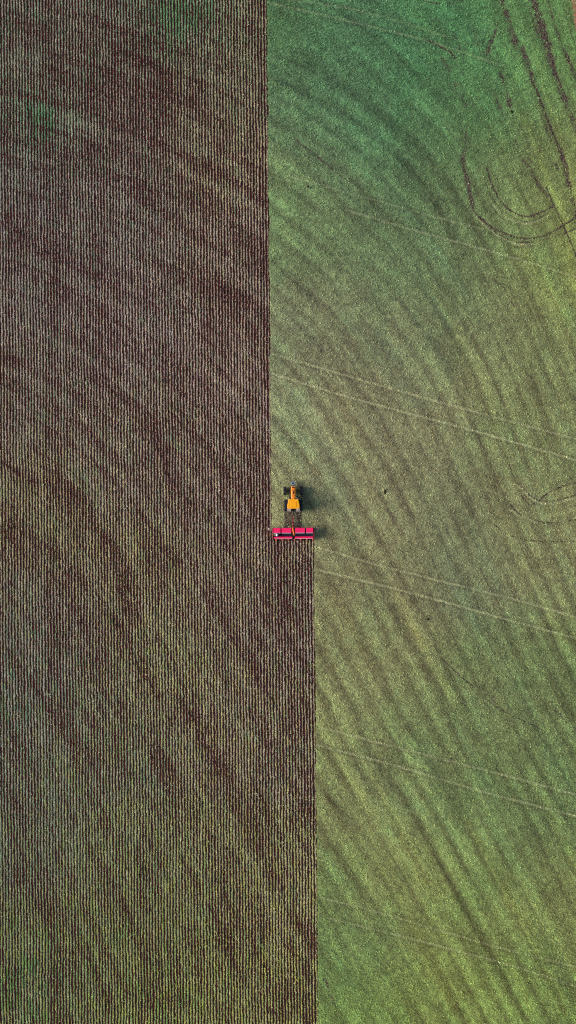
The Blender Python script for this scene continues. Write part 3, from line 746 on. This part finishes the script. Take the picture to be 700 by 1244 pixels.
    for k in range(14):
        px = 331.9+k*3.72
        bm = bmesh.new(); cyl(bm, (X(px), Y(647.2), 1.0), (X(px), Y(649.2), .9), .03, n=8); cyl(bm, (X(px), Y(649.2), .9), (X(px), Y(651.9), .36), .03, n=8)
        link('seed_tube', bm, M_black, t)
    # front gauge wheels
    for px in (336, 352.5, 360, 376.5):
        bm = bmesh.new(); lathe_x(bm, X(px), Y(643.5), .36, [(-.11, .16), (-.12, .32), (-.07, .365), (.07, .365), (.12, .32), (.11, .16)], 28)
        wl = link('gauge_wheel', bm, M_tyre, t)
        bm = bmesh.new(); lathe_x(bm, X(px), Y(643.5), .36, [(-.09, .155), (-.03, .05), (.03, .05), (.09, .155)], 20); link('rim', bm, M_white, wl)
    # tongue
    bm = bmesh.new()
    loft(bm, [[(-.05, Y(625.2), .46), (.05, Y(625.2), .46), (.05, Y(625.2), .58), (-.05, Y(625.2), .58)],
              [(-.10, Y(641.0), .60), (.10, Y(641.0), .60), (.10, Y(641.0), .78), (-.10, Y(641.0), .78)]])
    tg = link('drawbar', bm, M_dred, t)
    bm = bmesh.new(); box(bm, -.055, .055, Y(641), Y(628), .80, .84, .01); cyl(bm, (0, Y(633), .80), (0, Y(640), 1.1), .06)
    link('stay', bm, M_dred, tg)
    bm = bmesh.new()
    for s in (-1, 1): cyl(bm, (s*.08, Y(634), .66), (s*1.6, Y(641.5), .72), .045, n=8)
    link('brace', bm, M_black, t)
    bm = bmesh.new()
    pts = [(X(356.6), Y(626), .95), (X(357.5), Y(630), .92), (X(359.3), Y(634.8), .95), (X(363), Y(637.5), 1.0), (X(367.6), Y(640.3), 1.05)]
    for a, b in zip(pts[:-1], pts[1:]): cyl(bm, a, b, .025, n=8)
    link('hose', bm, M_hose, t)
    # orange central cylinder, leaning
    bm = bmesh.new(); cyl(bm, (X(355.7), Y(640.8), 1.55), (X(357.2), Y(648.6), 1.40), .13, .15, 14); cyl(bm, (X(357.2), Y(648.6), 1.40), (X(357.4), Y(650.2), 1.3), .07)
    box(bm, X(355.6), X(356.8), Y(642.0), Y(640.4), .9, 1.5, .02)
    link('lift_cylinder', bm, M_orange, t)
    bm = bmesh.new(); box(bm, X(355.3), X(358.2), Y(654.6), Y(646.6), .8, .95, .03); link('centre_frame', bm, M_black, t)
    # fan with white cap on the left deck
    bm = bmesh.new(); lathe_x(bm, X(337.9), Y(648.6), 1.30, [(-.16, .10), (-.16, .27), (.16, .27), (.16, .10)], 24)
    fan = link('fan', bm, M_black, t)
    bm = bmesh.new(); cyl(bm, (X(336.7), Y(649.7), 1.38), (X(336.9), Y(648.0), 1.75), .20, .06, 14); link('fan_cap', bm, M_white, fan)
    # marker arms folded up, pale discs beyond each end
    for s, px in ((-1, 327.3), (1, 385.2)):
        bm = bmesh.new(); ex = X(331.6) if s < 0 else X(381.2)
        cyl(bm, (ex, Y(642.4), .9), (X(px), Y(642.4), 1.0), .03, n=8); cyl(bm, (ex, Y(644.5), .9), (X(px), Y(642.6), 1.0), .02, n=8)
        ar = link('marker_arm', bm, M_dred, t)
        bm = bmesh.new(); n = 24
        cx_, cy_ = X(px), Y(642.3)
        prof = [(.05, 1.02), (.14, 1.0), (.21, .95), (.215, .935), (.14, .975), (.05, .99)]
        rings = [[bm.verts.new((cx_+r_*math.cos(2*math.pi*q/n), cy_+r_*math.sin(2*math.pi*q/n), z_)) for q in range(n)] for r_, z_ in prof]
        for a, b in zip(rings, rings[1:]+rings[:1]):
            for q in range(n): bm.faces.new((a[q], a[(q+1) % n], b[(q+1) % n], b[q]))
        bmesh.ops.recalc_face_normals(bm, faces=bm.faces[:])
        link('marker_disc', bm, M_dust2, ar)
    return t
mat_lip = mat_simple('pale_lip', (.72, .42, .40), .5, .4, dirt=.1)
M_coral = mat_simple('coral_cap', (.78, .14, .08), .5, .4, dirt=.15)
M_dust2 = mat_simple('marker_disc_paint', (.40, .34, .29), .6, .3, dirt=.3)
build_drill()

# ------------------------------------------------------------------ small things on the green crop
def build_bird():
    x, y = W(374.2, 227.8)
    t = empty('bird', (x, y, .05), R(8))
    tag(t, 'black bird with a pinkish brown tip standing on the green crop near the worked edge', 'bird')
    bm = bmesh.new()
    secs = []
    for (yy, w, z, h) in ((-.16, .03, .27, .02), (-.10, .09, .27, .07), (0, .125, .27, .10), (.12, .12, .29, .10), (.20, .08, .33, .08), (.25, .05, .38, .06), (.30, .05, .41, .05), (.345, .02, .41, .025)):
        secs.append([(w*math.cos(2*math.pi*k/12), yy, z+h*math.sin(2*math.pi*k/12)) for k in range(12)])
    loft(bm, secs); link('body', bm, M_feather, t, True)
    bm = bmesh.new(); loft(bm, [[(-.05, -.12, .25), (.05, -.12, .25), (.05, -.12, .29), (-.05, -.12, .29)], [(-.085, -.34, .20), (.085, -.34, .20), (.085, -.34, .215), (-.085, -.34, .215)]])
    link('tail', bm, M_tail, t)
    for s in (-1, 1):
        bm = bmesh.new(); loft(bm, [[(s*.09, .16, .36), (s*.13, .16, .28), (s*.12, .16, .22), (s*.10, .16, .28)], [(s*.10, .0, .36), (s*.165, .0, .28), (s*.14, .0, .2), (s*.11, .0, .28)], [(s*.03, -.24, .27), (s*.07, -.24, .255), (s*.05, -.24, .24), (s*.03, -.24, .25)]])
        link('wing', bm, M_feather, t)
        bm = bmesh.new(); cyl(bm, (s*.045, .02, .0), (s*.05, .03, .2), .012, .02, 8); box(bm, s*.045-.02, s*.045+.02, -.02, .07, -.005, .01, .003)
        link('leg', bm, M_tail, t)
    bm = bmesh.new(); cyl(bm, (0, .335, .41), (0, .40, .395), .016, .004, 8); link('beak', bm, M_tail, t)
M_feather = mat_simple('feathers', (.006, .006, .006), .6, .3, dirt=0)
M_tail = mat_simple('brown_tail', (.35, .16, .13), .7, .2, dirt=0)
M_clod = mat_simple('clod_earth', (.012, .009, .006), .95, .1, dirt=.3, dirt_rgb=(.03, .015, .012))
build_bird()
def clod(px, py, r, h, label, tail=None):
    x, y = W(px, py); bm = bmesh.new()
    q = bmesh.ops.create_icosphere(bm, subdivisions=3, radius=1)
    for v in q['verts']:
        k = 1+.35*math.sin(v.co.x*3.1+px)*math.cos(v.co.y*4.3+py)+.2*math.sin(v.co.z*7+v.co.x*5)
        v.co = Vector((v.co.x*r*k, v.co.y*r*h*k, v.co.z*r*.7*k+r*.35))
    o = link('earth_clod', bm, M_clod, None, True); o.location = (x, y, 0.02)
    tag(o, label, 'clod', 'dark earth clods lying on the green crop')
clod(467.6, 597.6, .13, 2.6, 'long narrow dark earth clod on the green crop right of the tractor')
clod(519.8, 752.4, .17, .8, 'small round black earth clod below the pale wheel marks right of the seed drill')
clod(621.3, 136.2, .16, 1.4, 'small dark earth clod near the wheel tracks above the curved turning marks')

# ------------------------------------------------------------------ light, sky, camera
SUN_EL, SUN_AZ = 26.0, 181.0      # azimuth: math angle of the direction the light comes from
d = Vector((math.cos(R(SUN_EL))*math.cos(R(SUN_AZ)), math.cos(R(SUN_EL))*math.sin(R(SUN_AZ)), math.sin(R(SUN_EL))))
sl = bpy.data.lights.new('sun', 'SUN'); sl.energy = 2.8; sl.angle = R(27); sl.color = (1, .95, .88)
so = bpy.data.objects.new('sun', sl); col.objects.link(so); so.rotation_euler = d.to_track_quat('Z', 'Y').to_euler(); so.location = (0, 0, 60)
w = bpy.data.worlds.new('World'); scn.world = w; w.use_nodes = True
nt = w.node_tree; nt.nodes.clear()
sky = nt.nodes.new('ShaderNodeTexSky'); sky.sky_type = 'NISHITA'; sky.sun_disc = False
sky.sun_elevation = R(SUN_EL); sky.sun_rotation = R(90-SUN_AZ); sky.air_density = 1.0; sky.dust_density = 2.0
bg = nt.nodes.new('ShaderNodeBackground'); bg.inputs[1].default_value = .085
ow = nt.nodes.new('ShaderNodeOutputWorld'); nt.links.new(sky.outputs[0], bg.inputs[0]); nt.links.new(bg.outputs[0], ow.inputs[0])

H = 115.0
cam = bpy.data.cameras.new('camera'); co = bpy.data.objects.new('camera', cam); col.objects.link(co)
co.location = (0, 0, H); co.rotation_euler = (0, 0, 0)
cam.sensor_fit = 'VERTICAL'; cam.sensor_height = 36; cam.lens = 36*H/(1244*S); cam.clip_end = 20000; cam.clip_start = .5
scn.camera = co
vs = scn.view_settings; vs.view_transform = 'Standard'; vs.look = 'None'; vs.exposure = 0.6; vs.gamma = 1; vs.use_curve_mapping = False
scn.cycles.use_denoising = False
scn.cycles.pixel_filter_type = 'BLACKMAN_HARRIS'; scn.cycles.filter_width = 1.1
scn.cycles.max_bounces = 4
